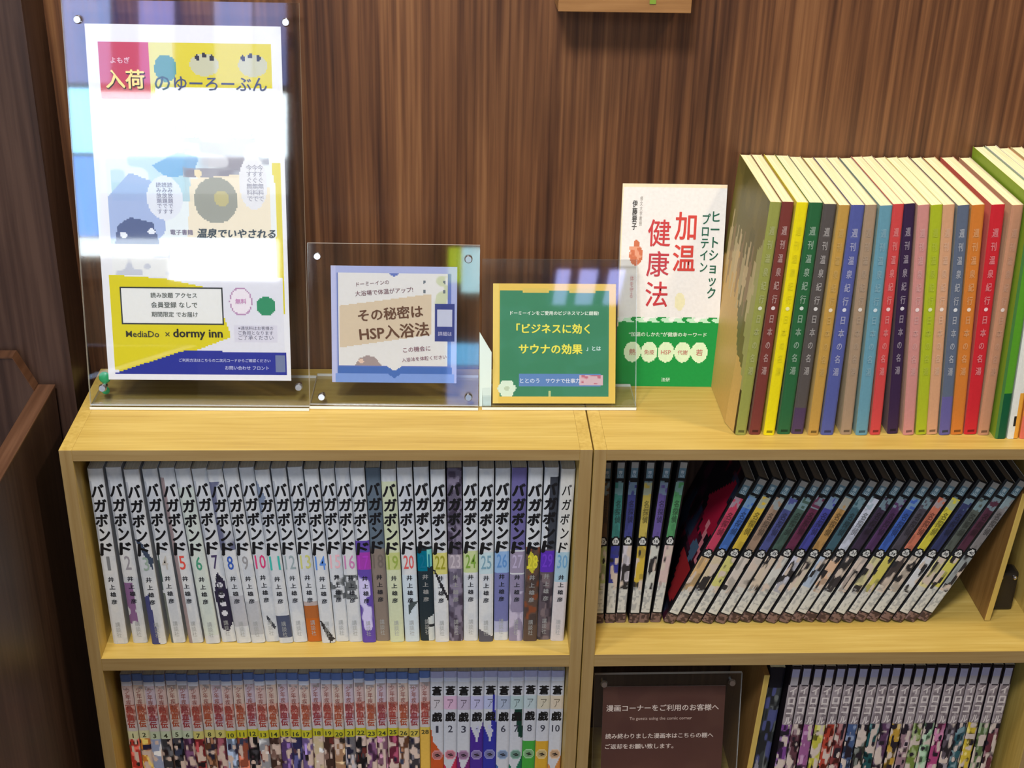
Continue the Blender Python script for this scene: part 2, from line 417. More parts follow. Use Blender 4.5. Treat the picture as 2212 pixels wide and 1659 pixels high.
for (xa, za, xb_, zb) in ((-14, 874, -28, 905.6), (-28, 905.6, -316, 905.6)):
    for k in (0,):
        v = [bm.verts.new((x*MM, y*MM, z*MM)) for x, y, z in ((xa, -13, za), (xa, .5, za), (xb_, .5, zb), (xb_, -13, zb), (xa, -13, za+1.4), (xa, .5, za+1.4), (xb_, .5, zb+1.4), (xb_, -13, zb+1.4))]
        for q in ((0, 1, 2, 3), (4, 7, 6, 5), (0, 3, 7, 4), (1, 5, 6, 2), (0, 4, 5, 1), (3, 2, 6, 7)): bm.faces.new([v[i] for i in q])
bmesh.ops.recalc_face_normals(bm, faces=bm.faces)
link('edge_strip', mesh_from(bm, 'p'), rt, [WALY])

# wooden wall box whose lower edge shows at the top of the picture
wb = empty('wall_shelf_box', V(402.9, 110, 334.2)); tag(wb, 'tan wooden box fixed high on the walnut wall, only its bottom edge in view', 'wall box')
box('front_board', 0, 105.5, 0, 8, 0, 120, PLQ, wb, .5)
box('side_board', 0, 7, 8, 42, 0, 120, PLQ, wb); box('side_board', 98.5, 105.5, 8, 42, 0, 120, PLQ, wb)
box('bottom_board', 7, 98.5, 8, 42, 0, 7, PLQ, wb)
box('green_tag', 72, 77, -.8, 0, 7, 40, mat('green_paint', (120, 150, 50), .5), wb)

# ================================================================== ACRYLIC STANDS
def sheet_mat(lean, yaw): return (R(-lean), 0, R(yaw))
def stand(name, label, x, y, z, lean, yaw, w, h, screws, foot=60, gap=2.2, tint=None):
    root = empty(name, V(x, y, z), (0, 0, R(yaw))); tag(root, label, 'display stand', None)
    M = Matrix.Rotation(R(-lean), 4, 'X')
    for nm, y0 in (('front_sheet', 0), ('back_sheet', gap)):
        bm = bmesh.new(); fs = box_bm(bm, 0, w, y0, y0+1.8, 3.2, h)
        for f in bm.faces:
            f.material_index = 0 if abs(f.calc_center_median().y-(y0*MM)) < 1e-5 or abs(f.calc_center_median().y-(y0+1.8)*MM) < 1e-5 else 1
        bmesh.ops.transform(bm, matrix=M, verts=bm.verts)
        link(nm, mesh_from(bm, nm), root, [ACR, EDGE])
    bm = bmesh.new(); box_bm(bm, 0, w, -2, foot, .2, 3.1, 0, .45)
    for f in bm.faces: f.material_index = 0 if abs(f.normal.z) > .5 else 1
    bm.normal_update()
    for f in bm.faces: f.material_index = 0 if abs(f.normal.z) > .5 else 1
    link('foot_plate', mesh_from(bm, 'foot'), root, [ACR, EDGE])
    for sx, sz in screws:
        bm = bmesh.new()
        bmesh.ops.create_cone(bm, cap_ends=True, segments=20, radius1=3.5*MM, radius2=2.7*MM, depth=2.6*MM,
                              matrix=Matrix.Translation((sx*MM, -1.2*MM, sz*MM)) @ Matrix.Rotation(R(90), 4, 'X'))
        bmesh.ops.create_cone(bm, cap_ends=True, segments=16, radius1=2.2*MM, radius2=2.2*MM, depth=9*MM,
                              matrix=Matrix.Translation((sx*MM, 4.4*MM, sz*MM)) @ Matrix.Rotation(R(90), 4, 'X'))
        bmesh.ops.transform(bm, matrix=M, verts=bm.verts)
        link('screw', mesh_from(bm, 'screw'), root, [CHROME])
    return root
def inside(x, y, z, lean, yaw, a, b_, n=2.0):
    """point a mm along, b mm up and n mm behind the front face of a leaning sheet"""
    l, q = R(lean), R(yaw); e = Vector((math.cos(q), math.sin(q), 0)); k = Vector((-math.sin(q), math.cos(q), 0))
    up = k*math.sin(l)+Vector((0, 0, math.cos(l))); nn = k*math.cos(l)-Vector((0, 0, math.sin(l)))
    p = Vector((x, y, z))+e*a+up*b_+nn*n
    return p.x, p.y, p.z
def sheet(name, label, cat, cv, x, y, z, lean, yaw, w, h, thick=.25, m=None):
    me = grid_mesh(name, cv, w, h, thick, m or PAPER)
    o = link(name, me); o.location = V(x, y, z); o.rotation_euler = (R(-lean), 0, R(yaw))
    tag(o, label, cat); return o

# --- tall stand with the poster
stand('acrylic_stand', 'tall clear acrylic stand holding the yellow and blue poster', 9.1, 72, 0, 10.7, -.72, 187.7, 339.4,
      [(11.8, 19), (178.9, 21), (12.4, 324), (177, 324.4)], 62)
PW, PH = 155.6, 295
cv = Canvas(132, 236, (240, 240, 248))
YEL = (226, 212, 42)
cv.rect(.06, .95, .815, .955, YEL).rect(.06, .315, .80, .955, (206, 78, 96)).rect(.315, .44, .81, .955, (228, 226, 120))
cv.disc(.40, .885, .058, .036, (84, 158, 146)); cv.disc(.60, .895, .075, .03, (205, 205, 175)); cv.disc(.85, .895, .075, .03, (205, 205, 175))
cv.rect(.34, .95, .775, .835, (240, 242, 246))
for u in (.565, .60, .64, .80, .84, .88): cv.disc(u, .915+.006*(u in (.60, .84)), .012, .008, (40, 45, 50))
cv.rect(.19, .33, .69, .80, (224, 196, 240), .8)
cv.blotch(.30, .95, .70, .79, [(215, 222, 225)], 14, 26, 5, .62)
cv.rect(.06, .95, .40, .71, (232, 240, 244))
cv.blotch(.08, .60, .52, .72, [(180, 210, 222), (196, 220, 236)], 9, 22, 9, .55)
cv.poly([(.30, .62), (.44, .66), (.55, .645), (.52, .60), (.38, .585)], (70, 150, 210), .8)
cv.blotch(.46, .92, .59, .70, [(140, 140, 160), (190, 186, 196), (120, 112, 130)], 12, 30, 21, .6, .8)
cv.rect(.93, .975, .20, .63, YEL); cv.disc(.93, .50, .02, .1, (236, 240, 240))
cv.poly([(.06, .40), (.06, .53), (.18, .60), (.33, .57), (.36, .44), (.30, .40)], (150, 172, 222), .9)
cv.poly([(.47, .42), (.5, .585), (.80, .60), (.92, .56), (.92, .42)], (240, 226, 198), .9)
cv.disc(.36, .53, .095, .062, (226, 230, 242)); cv.disc(.83, .575, .075, .075, (230, 230, 236)); cv.disc(.63, .525, .115, .065, (150, 152, 140))
cv.disc(.66, .53, .04, .022, (190, 180, 120)); cv.disc(.54, .60, .02, .012, (238, 220, 180))
cv.poly([(.085, .40), (.10, .45), (.17, .475), (.29, .46), (.32, .40)], (44, 70, 128)); cv.disc(.13, .425, .02, .009, (236, 240, 250)); cv.disc(.28, .435, .02, .009, (236, 240, 250))
cv.rect(.06, .94, .30, .40, (242, 243, 246)); cv.blotch(.06, .36, .31, .37, [(206, 210, 226)], 20, 60, 31, .6)
cv.blotch(.36, .52, .305, .40, [(176, 176, 196), (205, 205, 222)], 12, 40, 37, .6)
cv.rect(.03, .97, .0, .305, (232, 232, 244)); cv.poly([(.04, .03), (.04, .31), (.34, .30), (.60, .27), (.68, .13), (.42, .075), (.10, .022)], YEL)
cv.poly([(.04, .02), (.04, .018), (.98, .018), (.98, .085), (.42, .088)], (48, 58, 160))
cv.rect(.09, .645, .165, .275, (60, 66, 70)).rect(.10, .637, .170, .270, (240, 240, 240)); 
cv.disc(.74, .235, .062, .042, (190, 150, 190)).disc(.74, .235, .055, .037, (244, 236, 246)); cv.disc(.875, .222, .052, .028, (58, 150, 110))
cv.rect(.70, .93, .115, .165, (224, 222, 238)); cv.rect(.915, .972, .024, .076, (120, 132, 170))
cv.rect(.03, .97, .0, .018, (240, 240, 250)); cv.rect(0, .035, 0, 1, (240, 240, 248)); cv.rect(.975, 1, 0, 1, (240, 240, 248))
ps = sheet('poster', 'yellow, red and blue printed poster inside the tall acrylic stand', 'poster', cv, *inside(9.1, 72, 0, 10.7, -.72, 16.9, 26, 1.88), 10.7, -.72, PW, PH)
def pt(s, u, v, wu, col=(30, 34, 60), **k): return text(ps, s, u*PW, v*PH, wu*PW, col=col, **k)
pt('入荷', .19, .855, .20, (250, 226, 150), bold=.03, y=-.5, name='title_lettering'); pt('入荷', .193, .852, .205, (50, 40, 30), bold=.05, y=-.3, name='title_outline')
pt('よもぎ', .17, .905, .10, (236, 200, 220), bold=.02)
pt('の', .38, .845, .08, (60, 100, 120), bold=.02); pt('ゆーろーぶん', .68, .845, .48, (60, 74, 120), bold=.02, name='title_lettering')
for i, (u, v, s) in enumerate(((.60, .735, 'お部屋で楽しむ'), (.62, .705, 'こころとからだのくつろぎ'))): pt(s, u, v, .56, (206, 216, 214))
pt('温泉でいやされる', .73, .432, .42, (24, 50, 62), bold=.05, shear=.2); pt('電子書籍', .44, .434, .12, (120, 110, 140), bold=.02)
for i, u in enumerate((.33, .36, .39)): text(ps, '読み放題です', u*PW, .53*PH, h_=26, col=(120, 120, 150), vert=True)
for i, u in enumerate((.81, .84, .87)): text(ps, '今すぐ無料で', u*PW, .575*PH, h_=30, col=(150, 150, 170), vert=True)
for i, (s, v) in enumerate((('読み放題 アクセス', .252), ('会員登録 なしで', .224), ('期間限定 でお届け', .196))): pt(s, .38, v, .25, (90, 96, 90), bold=.015)
pt('MediaDo', .20, .137, .18, (60, 60, 40), bold=.02); pt('×', .335, .137, .025, (60, 60, 40)); pt('dormy inn', .50, .137, .27, (30, 30, 24), bold=.04)
for s, v in (('※通信料はお客様の', .157), ('ご負担となります', .143), ('ご了承ください', .129)): pt(s, .815, v, .19, (110, 110, 130))
pt('ご利用方法はこちらの二次元コードからご確認ください', .64, .060, .50, (200, 206, 240), bold=.01); pt('お問い合わせ フロント', .76, .038, .24, (200, 206, 240), bold=.01)
pt('無料', .74, .236, .06, (200, 140, 190), bold=.03)
# lower left screw's green glint and its reflection, modelled as two solid blobs
bm = bmesh.new()
for z_, r_ in ((20.5, 5.2), (9, 3.6)):
    bmesh.ops.create_uvsphere(bm, u_segments=16, v_segments=10, radius=r_*MM, matrix=Matrix.Translation((0, 0, z_*MM)) @ Matrix.Diagonal((1, .45, 1, 1)))
o = link('screw_glint', mesh_from(bm, 'g'), None, [mat('green_glint', (64, 196, 128), .2)]); o.location = V(19, 88.5, 0); o.rotation_euler = (R(-10.7), 0, 0)
for f in o.data.polygons: f.use_smooth = True
tag(o, 'modelled screw reflection, green marker at the lower left corner of the tall acrylic stand', 'glint')

# --- small square stand with the pale blue card
stand('acrylic_stand', 'small square clear acrylic stand holding the pale blue card', 196.6, 73.7, 0, 14.1, -1.2, 146.2, 143.5,
      [(10.5, 10.3), (137.6, 11.2), (8.6, 132.6), (136.5, 131.6)], 62)
CW, CH = 107.5, 101.5
cv = Canvas(108, 102, (172, 180, 224))
cv.rect(.05, .95, .08, .94, (104, 122, 190)); cv.rect(0, .04, .0, 1, (190, 194, 232)); cv.rect(.05, .96, .08, .14, (74, 112, 186)); cv.rect(.03, .98, .0, .08, (128, 158, 222))
cv.poly([(.06, .145), (.06, .94), (.46, .94), (.50, .905), (.54, .94), (.93, .94), (.93, .145), (.56, .145), (.5, .10), (.44, .145)], (226, 224, 224))
cv.poly([(.44, .08), (.5, .04), (.56, .08)], (74, 112, 186))
cv.poly([(.065, .30), (.065, .66), (.80, .77), (.80, .42)], (214, 196, 172)); cv.blotch(.80, .93, .66, .92, [(204, 210, 180)], 16, 16, 4, .55)
cv.poly([(.18, .145), (.22, .21), (.28, .235), (.34, .225), (.40, .15)], (164, 148, 148)); cv.disc(.235, .185, .02, .02, (226, 196, 180))
for u, v in ((.74, .87), (.90, .87), (.74, .79), (.90, .79)): cv.disc(u, v, .012, .013, (110, 120, 130))
cv.rect(.82, .985, .36, .685, (62, 72, 138)).rect(.845, .965, .49, .64, (196, 200, 222));
card = sheet('card', 'square pale blue card with slanted brown writing in the small acrylic stand', 'card', cv, *inside(196.6, 73.7, 0, 14.1, -1.2, 19.5, 23, 1.88), 14.1, -1.2, CW, CH)
def ct(s, x, z, wd, col, rot=5, **k): return text(card, s, x*CW, z*CH, wd*CW, col=col, rot=rot, **k)
ct('ドーミーインの', .33, .855, .26, (120, 84, 92), bold=.01); ct('大浴場で体温がアップ!', .42, .785, .46, (120, 84, 92), bold=.01)
ct('その秘密は', .47, .60, .52, (92, 58, 34), bold=.035, name='title_lettering'); ct('HSP入浴法', .50, .445, .56, (92, 58, 34), bold=.035, name='title_lettering')
ct('この機会に', .68, .295, .22, (130, 84, 96), bold=.01); ct('入浴法を体験ください', .74, .215, .36, (130, 84, 96), bold=.01)
text(card, '詳細は', .905*CW, .43*CH, .11*CW, col=(200, 200, 226)); 
# --- third stand, green card
stand('acrylic_stand', 'wide low clear acrylic stand in front of the red-titled book', 346, 71.5, 0, 25, -.2, 135, 131, [], 44)
wdg = box('side_wedge', 344.6, 354, 112, 113.5, 0, 1, EDGE)
bpy.data.objects.remove(wdg)
bm = bmesh.new(); pts = [(-4, 3), (6.5, 3), (6.5, 52), (-4, 70)]
a = [bm.verts.new((x*MM, 0, z*MM)) for x, z in pts]; b_ = [bm.verts.new((x*MM, 1.2*MM, z*MM)) for x, z in pts]
bm.faces.new(a); bm.faces.new(b_[::-1])
for i in range(4): bm.faces.new([a[(i+1) % 4], a[i], b_[i], b_[(i+1) % 4]])
bmesh.ops.recalc_face_normals(bm, faces=bm.faces)
o = link('folded_tag', mesh_from(bm, 'w'), None, [mat('milky_white', (214, 232, 230), .25)]); o.location = V(347.6, 76, -2.6); o.rotation_euler = (R(-10), 0, 0)
tag(o, 'narrow milky white slanted tag standing left of the green card', 'tag')
GW, GH = 107.5, 104.5
cv = Canvas(108, 105, (226, 192, 92))
cv.rect(.055, .945, .055, .945, (60, 132, 98)); cv.blotch(.055, .945, .055, .945, [(66, 138, 108)], 8, 8, 2, .5, .5)
for u0, u1 in ((.24, .45), (.62, .83)): cv.rect(u0, u1, .925, .96, (216, 190, 96))
cv.rect(.0, .05, 0, 1, (232, 204, 110)); cv.rect(.21, .88, .14, .245, (96, 134, 190)); cv.rect(.70, .90, .15, .24, (210, 180, 190)); cv.blotch(.72, .88, .16, .235, [(190, 110, 130)], 30, 50, 3, .6)
for k in range(6): cv.disc(.115+.04*math.cos(k*1.047), .125+.04*math.sin(k*1.047), .035, .035, (216, 232, 214))
cv.disc(.115, .125, .02, .02, (190, 205, 180)); cv.rect(.455, .47, .055, .10, (190, 200, 140))
gc = sheet('card', 'green square card with yellow frame and yellow writing in the low acrylic stand', 'card', cv, *inside(346, 71.5, 0, 25, -.2, 9.4, 5.2, 1.88), 25, -.2, GW, GH)
def gt(s, x, z, wd, col, **k): return text(gc, s, x*GW, z*GH, wd*GW, col=col, **k)
gt('ドーミーインをご愛用のビジネスマンに朗報!', .50, .755, .72, (226, 236, 226), bold=.02)
gt('「ビジネスに効く', .49, .625, .60, (222, 216, 70), bold=.04, name='title_lettering'); gt('サウナの効果', .47, .455, .52, (222, 216, 70), bold=.04, name='title_lettering'); gt('」とは', .82, .46, .12, (200, 226, 226), bold=.03)
gt('ととのう', .30, .19, .16, (206, 220, 240), bold=.02); gt('サウナで仕事力', .57, .19, .28, (214, 220, 236), bold=.02)

# ================================================================== white book with red title
cv = Canvas(20, 120, (232, 230, 228)); cv.rect(0, 1, 0, .30, (28, 140, 64))
fc = Canvas(92, 182, (234, 231, 228)); fc.rect(0, 1, 0, .335, (30, 146, 66)); fc.rect(0, 1, .985, 1, (246, 224, 190)); fc.rect(0, .015, .3, 1, (246, 226, 190))
for k in range(9): fc.disc(k/8, .337, .075, .012, (196, 232, 200)); fc.disc(k/8+.06, .34, .06, .012, (30, 146, 66) if k % 2 else (240, 240, 236))
for k in range(5): fc.disc(.16+.165*k, .175, .082, .052, (218, 238, 196))
fc.disc(.155, .655, .065, .05, (206, 118, 84)); fc.disc(.155, .70, .03, .03, (206, 118, 84)); fc.disc(.60, .43, .05, .045, (232, 226, 186)); fc.blotch(.09, .22, .62, .70, [(226, 160, 130)], 40, 80, 3, .6)
cvb = fc
root = empty('book', V(467.3, 117, 0), (R(-11), 0, R(-1.2))); tag(root, 'white book with large red title and green band, leaning upright against the walnut wall', 'book')
BW, BH = 91.5, 183
cover = link('cover', grid_mesh('cover', fc, BW, BH, .4, INK), root)
box('page_block', .5, BW-.6, .5, 9, .8, BH-1, CREAM, root); box('back_cover', 0, BW, 9.1, 9.5, 0, BH, mat('white_board', (226, 224, 220), .5), root)
box('spine', 0, .4, .4, 9.1, 0, BH, mat('white_board', (226, 224, 220), .5), root)
def bt(s, x, z, **k): return text(cover, s, x*BW, z*BH, **k)
bt('加', .62, .80, w_=19, h_=25, col=(208, 66, 56), bold=.02, name='title_lettering'); bt('温', .62, .645, w_=20, h_=24, col=(208, 66, 56), bold=.02, name='title_lettering')
bt('健', .37, .765, w_=20, h_=24, col=(200, 60, 62), bold=.012, name='title_lettering'); bt('康', .37, .615, w_=20, h_=23, col=(190, 60, 70), bold=.012, name='title_lettering'); bt('法', .37, .465, w_=20, h_=23, col=(196, 56, 62), bold=.012, name='title_lettering')
bt('ヒートショック', .905, .66, h_=78, w_=8, col=(30, 96, 72), vert=True, bold=.03, name='title_lettering'); bt('プロテイン', .815, .72, h_=52, w_=7.5, col=(30, 96, 72), vert=True, bold=.03, name='title_lettering')
bt('伊藤要子', .125, .85, h_=26, w_=4.6, col=(70, 64, 58), vert=True, bold=.03); bt('修文大学教授', .185, .87, h_=26, w_=2.4, col=(150, 140, 130), vert=True)
bt('体を守る', .125, .50, h_=20, w_=3.4, col=(214, 150, 150), vert=True)
bt('“加温のしかた”が健康のキーワード', .50, .265, w_=70, col=(220, 238, 214), bold=.02)
for k, s in enumerate(('熱', '免疫', 'HSP', '代謝', '若')): bt(s, .16+.165*k, .175, w_=(6 if len(s) == 1 else 9), col=(196, 120, 104), bold=.01)
bt('法研', .50, .035, w_=8, col=(210, 236, 210), bold=.02)

# ================================================================== coloured row on the right top
spines = [  # foot x0,x1 / head x0,x1, colour, name, letter contrast
 (558.4, 570.6, 567.6, 576.5, (146, 150, 76), 'olive green', .25), (572.2, 581.1, 577.3, 586.3, (118, 58, 52), 'maroon', .5),
 (583.6, 593.6, 588.5, 597.5, (228, 212, 24), 'bright yellow', -.08), (596.8, 606.6, 599.0, 609.5, (44, 98, 60), 'dark green', .5),
 (608.2, 618.8, 611.0, 620.8, (84, 78, 76), 'charcoal grey', .5), (621.3, 631.9, 622.3, 630.6, (186, 146, 72), 'golden ochre', .12),
 (633.5, 644.0, 632.1, 642.6, (82, 90, 152), 'violet blue', .5), (650.0, 660.5, 643.4, 652.4, (160, 136, 112), 'khaki beige', .12),
 (663.8, 672.8, 654.6, 664.4, (100, 148, 166), 'pale teal blue', .2), (675.3, 685.1, 665.2, 673.5, (200, 70, 70), 'coral red', .35),
 (690.0, 701.5, 674.3, 683.3, (56, 38, 68), 'blackish purple', .5), (704.0, 713.8, 684.8, 693.9, (198, 136, 130), 'dusty pink', .2),
 (715.5, 724.5, 695.4, 704.5, (166, 178, 40), 'lime green', .1), (725.4, 733.6, 705.2, 714.3, (204, 154, 118), 'peach', .2),
 (736.1, 744.3, 716.6, 725.7, (92, 102, 122), 'slate blue-grey', .5), (746.8, 755.0, 728.0, 738.1, (202, 120, 50), 'orange', .3),
 (757.5, 768.2, 743.0, 755.3, (196, 40, 50), 'wide crimson', .45), (769.9, 778.1, 759.8, 769.0, (188, 136, 106), 'brownish salmon', .12)]
for i, (a0, a1, b0, b1, col, nm, k) in enumerate(spines):
    wd = min(10.6, max(8.6, (b1-b0)))
    cv = Canvas(9, 90, col)
    if nm == 'slate blue-grey': cv.rect(0, 1, 0, .18, (98, 92, 150))
    if nm == 'charcoal grey': cv.rect(0, 1, 0, .12, (78, 60, 90))
    cv.rect(.2, .8, .865, .875, tuple(np.clip(np.array(col)*(1-abs(k)*.3)+255*abs(k)*.3, 0, 255)), .8)
    cv.rect(.25, .75, .012, .022, tuple(np.array(col)*.6))
    lc = None; fl = 0
    if i == 0:
        lc = Canvas(36, 70, (116, 108, 56))
        lc.blotch(0, 1, .5, 1, [(96, 92, 42), (132, 120, 60)], 7, 9, 3, .6, .7)
        lc.poly([(.0, 0), (.0, .56), (.45, .68), (.60, .52), (.80, .34), (1, .26), (1, 0)], (206, 170, 100)); lc.poly([(.90, .78), (.86, .52), (.93, .34), (.99, .16), (1, .16), (1, .85)], (160, 160, 98)); lc.rect(.965, 1, 0, .20, (60, 46, 24))
        for s_ in range(9):
            u = .12+.095*s_; lc.poly([(u, .45), (u-.05, .62), (u+.01, .80-.02*(s_ % 3)), (u+.06, .62)], [(206, 186, 140), (150, 124, 84), (190, 176, 130)][s_ % 3], .8)
        fl = 5
    fx, hx = (a0+a1)/2, (b0+b1)/2
    H = 206.5 - (i in (4, 5, 6, 7, 8)) * 1.2 + (.8 if i < 3 else 0)
    fx = hx + (fx-hx)*1.0
    yf = 24.5 + (1.4 if i in (3, 4, 10) else 0) + .6*math.sin(i*2.1)
    r_, c_ = book('book', f'{nm} spined paperback in the coloured row on top of the right bookcase', 'coloured paperbacks on top of the right bookcase',
                  cv, wd+.2, H, 125.5, fx, yf, 0, hx, tuple(np.array(col)*.6+np.array((236, 226, 186))*.4), tuple(np.array(col)*.5+np.array((226, 216, 176))*.5), None, lc, fl)
    tcol = tuple(np.clip(np.array(col)*(1-abs(k)) + (np.array((235, 230, 225)) if k > 0 else np.array((120, 120, 0)))*abs(k), 0, 255))
    text(c_, '週刊温泉紀行', 0, H*.745, h_=66, w_=wd*.46, col=tcol, vert=True, bold=.03, ls=1.5, name='title_lettering')
    text(c_, '●', 0, H*.565, h_=3.4, w_=3.2, col=tuple(np.clip(np.array(tcol)*.4+150, 0, 255)), name='dot_mark')
    text(c_, '日本の名湯', 0, H*.405, h_=54, w_=wd*.46, col=tcol, vert=True, bold=.03, ls=1.5, name='title_lettering')
# taller books at the right end
for i, (x0, x1, col, nm, lean, H) in enumerate(((781.5, 791.0, (84, 150, 40), 'tall green', -11, 216), (791.6, 802.2, (222, 222, 214), 'tall white', -11, 217),
                                        (802.8, 812.5, (226, 140, 60), 'tall orange', -10.5, 215), (813, 824, (214, 200, 150), 'tall cream', -10, 216))):
    cv = Canvas(9, 90, col)
    if i == 0: cv.rect(.1, 1, 0, .20, (20, 84, 54)); cv.rect(0, .18, .0, 1, (70, 120, 60))
    if i == 1: cv.rect(.35, .6, .055, .095, (40, 36, 34)); cv.rect(.6, 1, 0, .2, (226, 160, 60))
    if i == 2: cv.rect(0, 1, 0, .1, (214, 110, 90))
    book('book', f'{nm} book at the right end of the coloured row', 'tall books at the right end of the top row', cv, 9.3, H, 133, (x0+x1)/2, 17.5, 0, (x0+x1)/2+lean,
         (132, 162, 50) if i == 0 else col, col)

# ================================================================== LEFT BOOKCASE, upper row
ROW1, ROW2 = -SH, -2*SH
_top = [209, 247.5, 285, 325, 360, 393, 428, 460, 494, 527.5, 561, 594, 631.5, 666, 699.6, 732, 762.7, 796, 830, 863.6, 900, 936, 973, 1005, 1041.6, 1076.6, 1113, 1146.6, 1183, 1218]
_bot = [263, 304, 347, 385, 425, 461, 493, 527.5, 556.6, 586, 616, 645, 677, 708, 736, 764, 795, 823, 852.4, 884.6, 924, 950.5, 980, 1013.5, 1044, 1079.4, 1110, 1142.5, 1170.5, 1200]
# measured head and foot positions along the shelf, turned into millimetres with the two shelf scales
tx = [20.9 + (p-209)*(419-20.9)/(1218-209) for p in _top]
bx = [23.2 + (p-263)*(415.8-23.2)/(1200-263) for p in _bot]
W0 = (204, 208, 214)
def smooth(a): return [a[0]]+[(a[i-1]+2*a[i]+a[i+1])/4 for i in range(1, len(a)-1)]+[a[-1]]
tx, bx = smooth(smooth(tx)), smooth(smooth(bx))
num = {1: (120, 124, 130), 2: (150, 146, 156), 3: (150, 170, 160), 4: (190, 186, 180), 5: (220, 80, 70), 6: (70, 150, 120), 7: (70, 60, 100), 8: (50, 90, 180), 9: (150, 150, 154),
       10: (214, 60, 120), 11: (60, 180, 170), 12: (150, 165, 170), 13: (200, 200, 120), 14: (90, 140, 220), 15: (230, 180, 190), 16: (200, 130, 180), 17: (170, 60, 190), 18: (110, 100, 95),
       19: (150, 170, 80), 20: (214, 90, 90), 21: (0, 110, 140), 22: (150, 150, 40), 23: (190, 180, 190), 24: (120, 160, 60), 25: (120, 160, 180), 26: (90, 140, 200), 27: (180, 170, 200),
       28: (220, 210, 60), 29: (110, 60, 200), 30: (110, 160, 200)}
look = {1: 'plain white', 2: 'white with a purple patch', 3: 'white with dark blue foot', 4: 'white with a dark green streak', 5: 'white with a brown left stripe', 6: 'faint green tinted white',
        7: 'white with a dark capsule label', 8: 'navy topped', 9: 'grey-white', 10: 'white', 11: 'white with a slate block at its foot', 12: 'white with a grey number', 13: 'orange footed',
        14: 'white with a black streak at its foot', 15: 'pale with pinkish number', 16: 'lilac shaded white', 17: 'half purple', 18: 'taupe and grey', 19: 'pale yellow-green', 20: 'white with a red number zone',
        21: 'dark teal', 22: 'white with a yellow number zone', 23: 'dusky purple-grey', 24: 'white with a green number zone', 25: 'white with an ice blue number zone', 26: 'sky blue and violet', 27: 'lilac topped',
        28: 'dark brown with yellow patch', 29: 'dark grey with violet patch', 30: 'off-white with light blue zone'}
def spine1(n):
    cv = Canvas(12, 120, W0); r = cv.rect
    sd = n*31
    cv.blotch(0, 1, 0, 1, [(190, 196, 206), (212, 214, 216)], 2, 14, sd, .6, .6)
    if n < 18: r(0, .2, .60, .93, (150, 156, 170), .6)
    if n == 2: cv.blotch(0, .6, .12, .36, [(130, 96, 140)], 3, 26, 4, .35)
    if n == 3: cv.poly([(0, 0), (0, .28), (.3, .3), (.55, 0)], (70, 74, 124)); cv.poly([(0, .62), (.9, .44), (1, .5), (.4, .6)], (62, 74, 96))
    if n == 4: cv.poly([(0, .46), (.2, .62), (.2, .40), (0, .30)], (70, 86, 84)); r(0, .2, 0, .3, (110, 116, 110))
    if n == 5: r(0, .28, 0, .95, (136, 110, 112), .8)
    if n == 6: r(0, 1, .05, .9, (196, 212, 196), .5)
    if n == 7: cv.poly([(.2, .08), (.1, .30), (.5, .42), (.95, .36), (1, .12), (.6, .06)], (48, 44, 66)); [cv.disc(.55, .34-.055*k, .2, .016, (210, 210, 220)) for k in range(4)]
    if n == 8: cv.blotch(0, 1, .55, .93, [(84, 88, 124)], 2, 8, 5, .3, .9); r(0, 1, .10, .28, (160, 160, 172), .6)
    if n == 9: r(0, 1, .05, .25, (168, 170, 178), .7)
    if n == 11: r(0, 1, .03, .17, (74, 82, 108)); cv.poly([(0, .75), (0, .95), (.5, .85)], (120, 134, 160))
    if n == 10: cv.poly([(.3, .14), (.4, .16), (.9, .09), (.8, .07)], (60, 64, 74))
    if n == 13: cv.blotch(0, 1, 0, .22, [(206, 120, 54), (186, 100, 40)], 3, 30, 7, .12); r(.0, 1, .14, .24, (150, 96, 60), .5)
    if n == 14: cv.poly([(0, .13), (.1, .14), (1, .02), (.6, 0)], (52, 50, 54))
    if n in (15, 16): cv.blotch(0, 1, .26, .40, [(100, 104, 108)], 4, 40, n, .5)
    if n == 17: r(0, 1, 0, .60, (96, 74, 164)); r(0, 1, .43, .53, (156, 62, 168)); cv.blotch(0, 1, .02, .40, [(206, 200, 240)], 3, 20, 9, .62)
    if n == 18: r(0, 1, 0, 1, (132, 120, 112)); r(0, 1, .55, 1, (96, 110, 124))
    if n == 19: r(0, 1, 0, .93, (200, 208, 178)); r(0, 1, .43, .53, (188, 196, 130))
    if n == 20: r(0, 1, .0, .4, (196, 210, 222)); cv.poly([(.4, .25), (1, .24), (.3, .16)], (70, 80, 84))
    if n == 21: r(0, 1, 0, .56, (38, 50, 58)); r(0, .7, .42, .53, (0, 108, 134)); r(.7, 1, .44, .54, (120, 200, 196)); cv.poly([(.55, 0), (.6, .14), (1, .16), (1, 0)], (200, 206, 206)); r(.5, 1, .085, .1, (40, 44, 50))
    if n == 22: r(0, 1, .41, .53, (204, 200, 120)); cv.poly([(0, .43), (.1, .44), (1, .28), (1, .24)], (44, 42, 50))
    if n == 23: r(0, 1, 0, 1, (98, 92, 112)); cv.blotch(0, 1, 0, 1, [(132, 124, 146), (70, 62, 80)], 4, 30, 5, .6); r(0, 1, .43, .52, (160, 150, 162))
    if n == 24: r(0, 1, .41, .53, (190, 204, 150))
    if n == 25: r(0, 1, .41, .53, (186, 208, 216)); cv.poly([(0, 0), (0, .08), (1, .03), (1, 0)], (86, 86, 100))
    if n == 26: r(0, 1, .41, .53, (138, 172, 214)); r(0, 1, .12, .41, (112, 116, 168)); r(0, 1, .05, .12, (170, 174, 206))
    if n == 27: r(0, 1, .54, 1, (108, 102, 156)); r(0, 1, 0, .40, (140, 132, 160)); r(0, 1, .41, .53, (150, 140, 164)); cv.blotch(0, 1, 0, .3, [(188, 180, 204)], 3, 20, 2, .5)
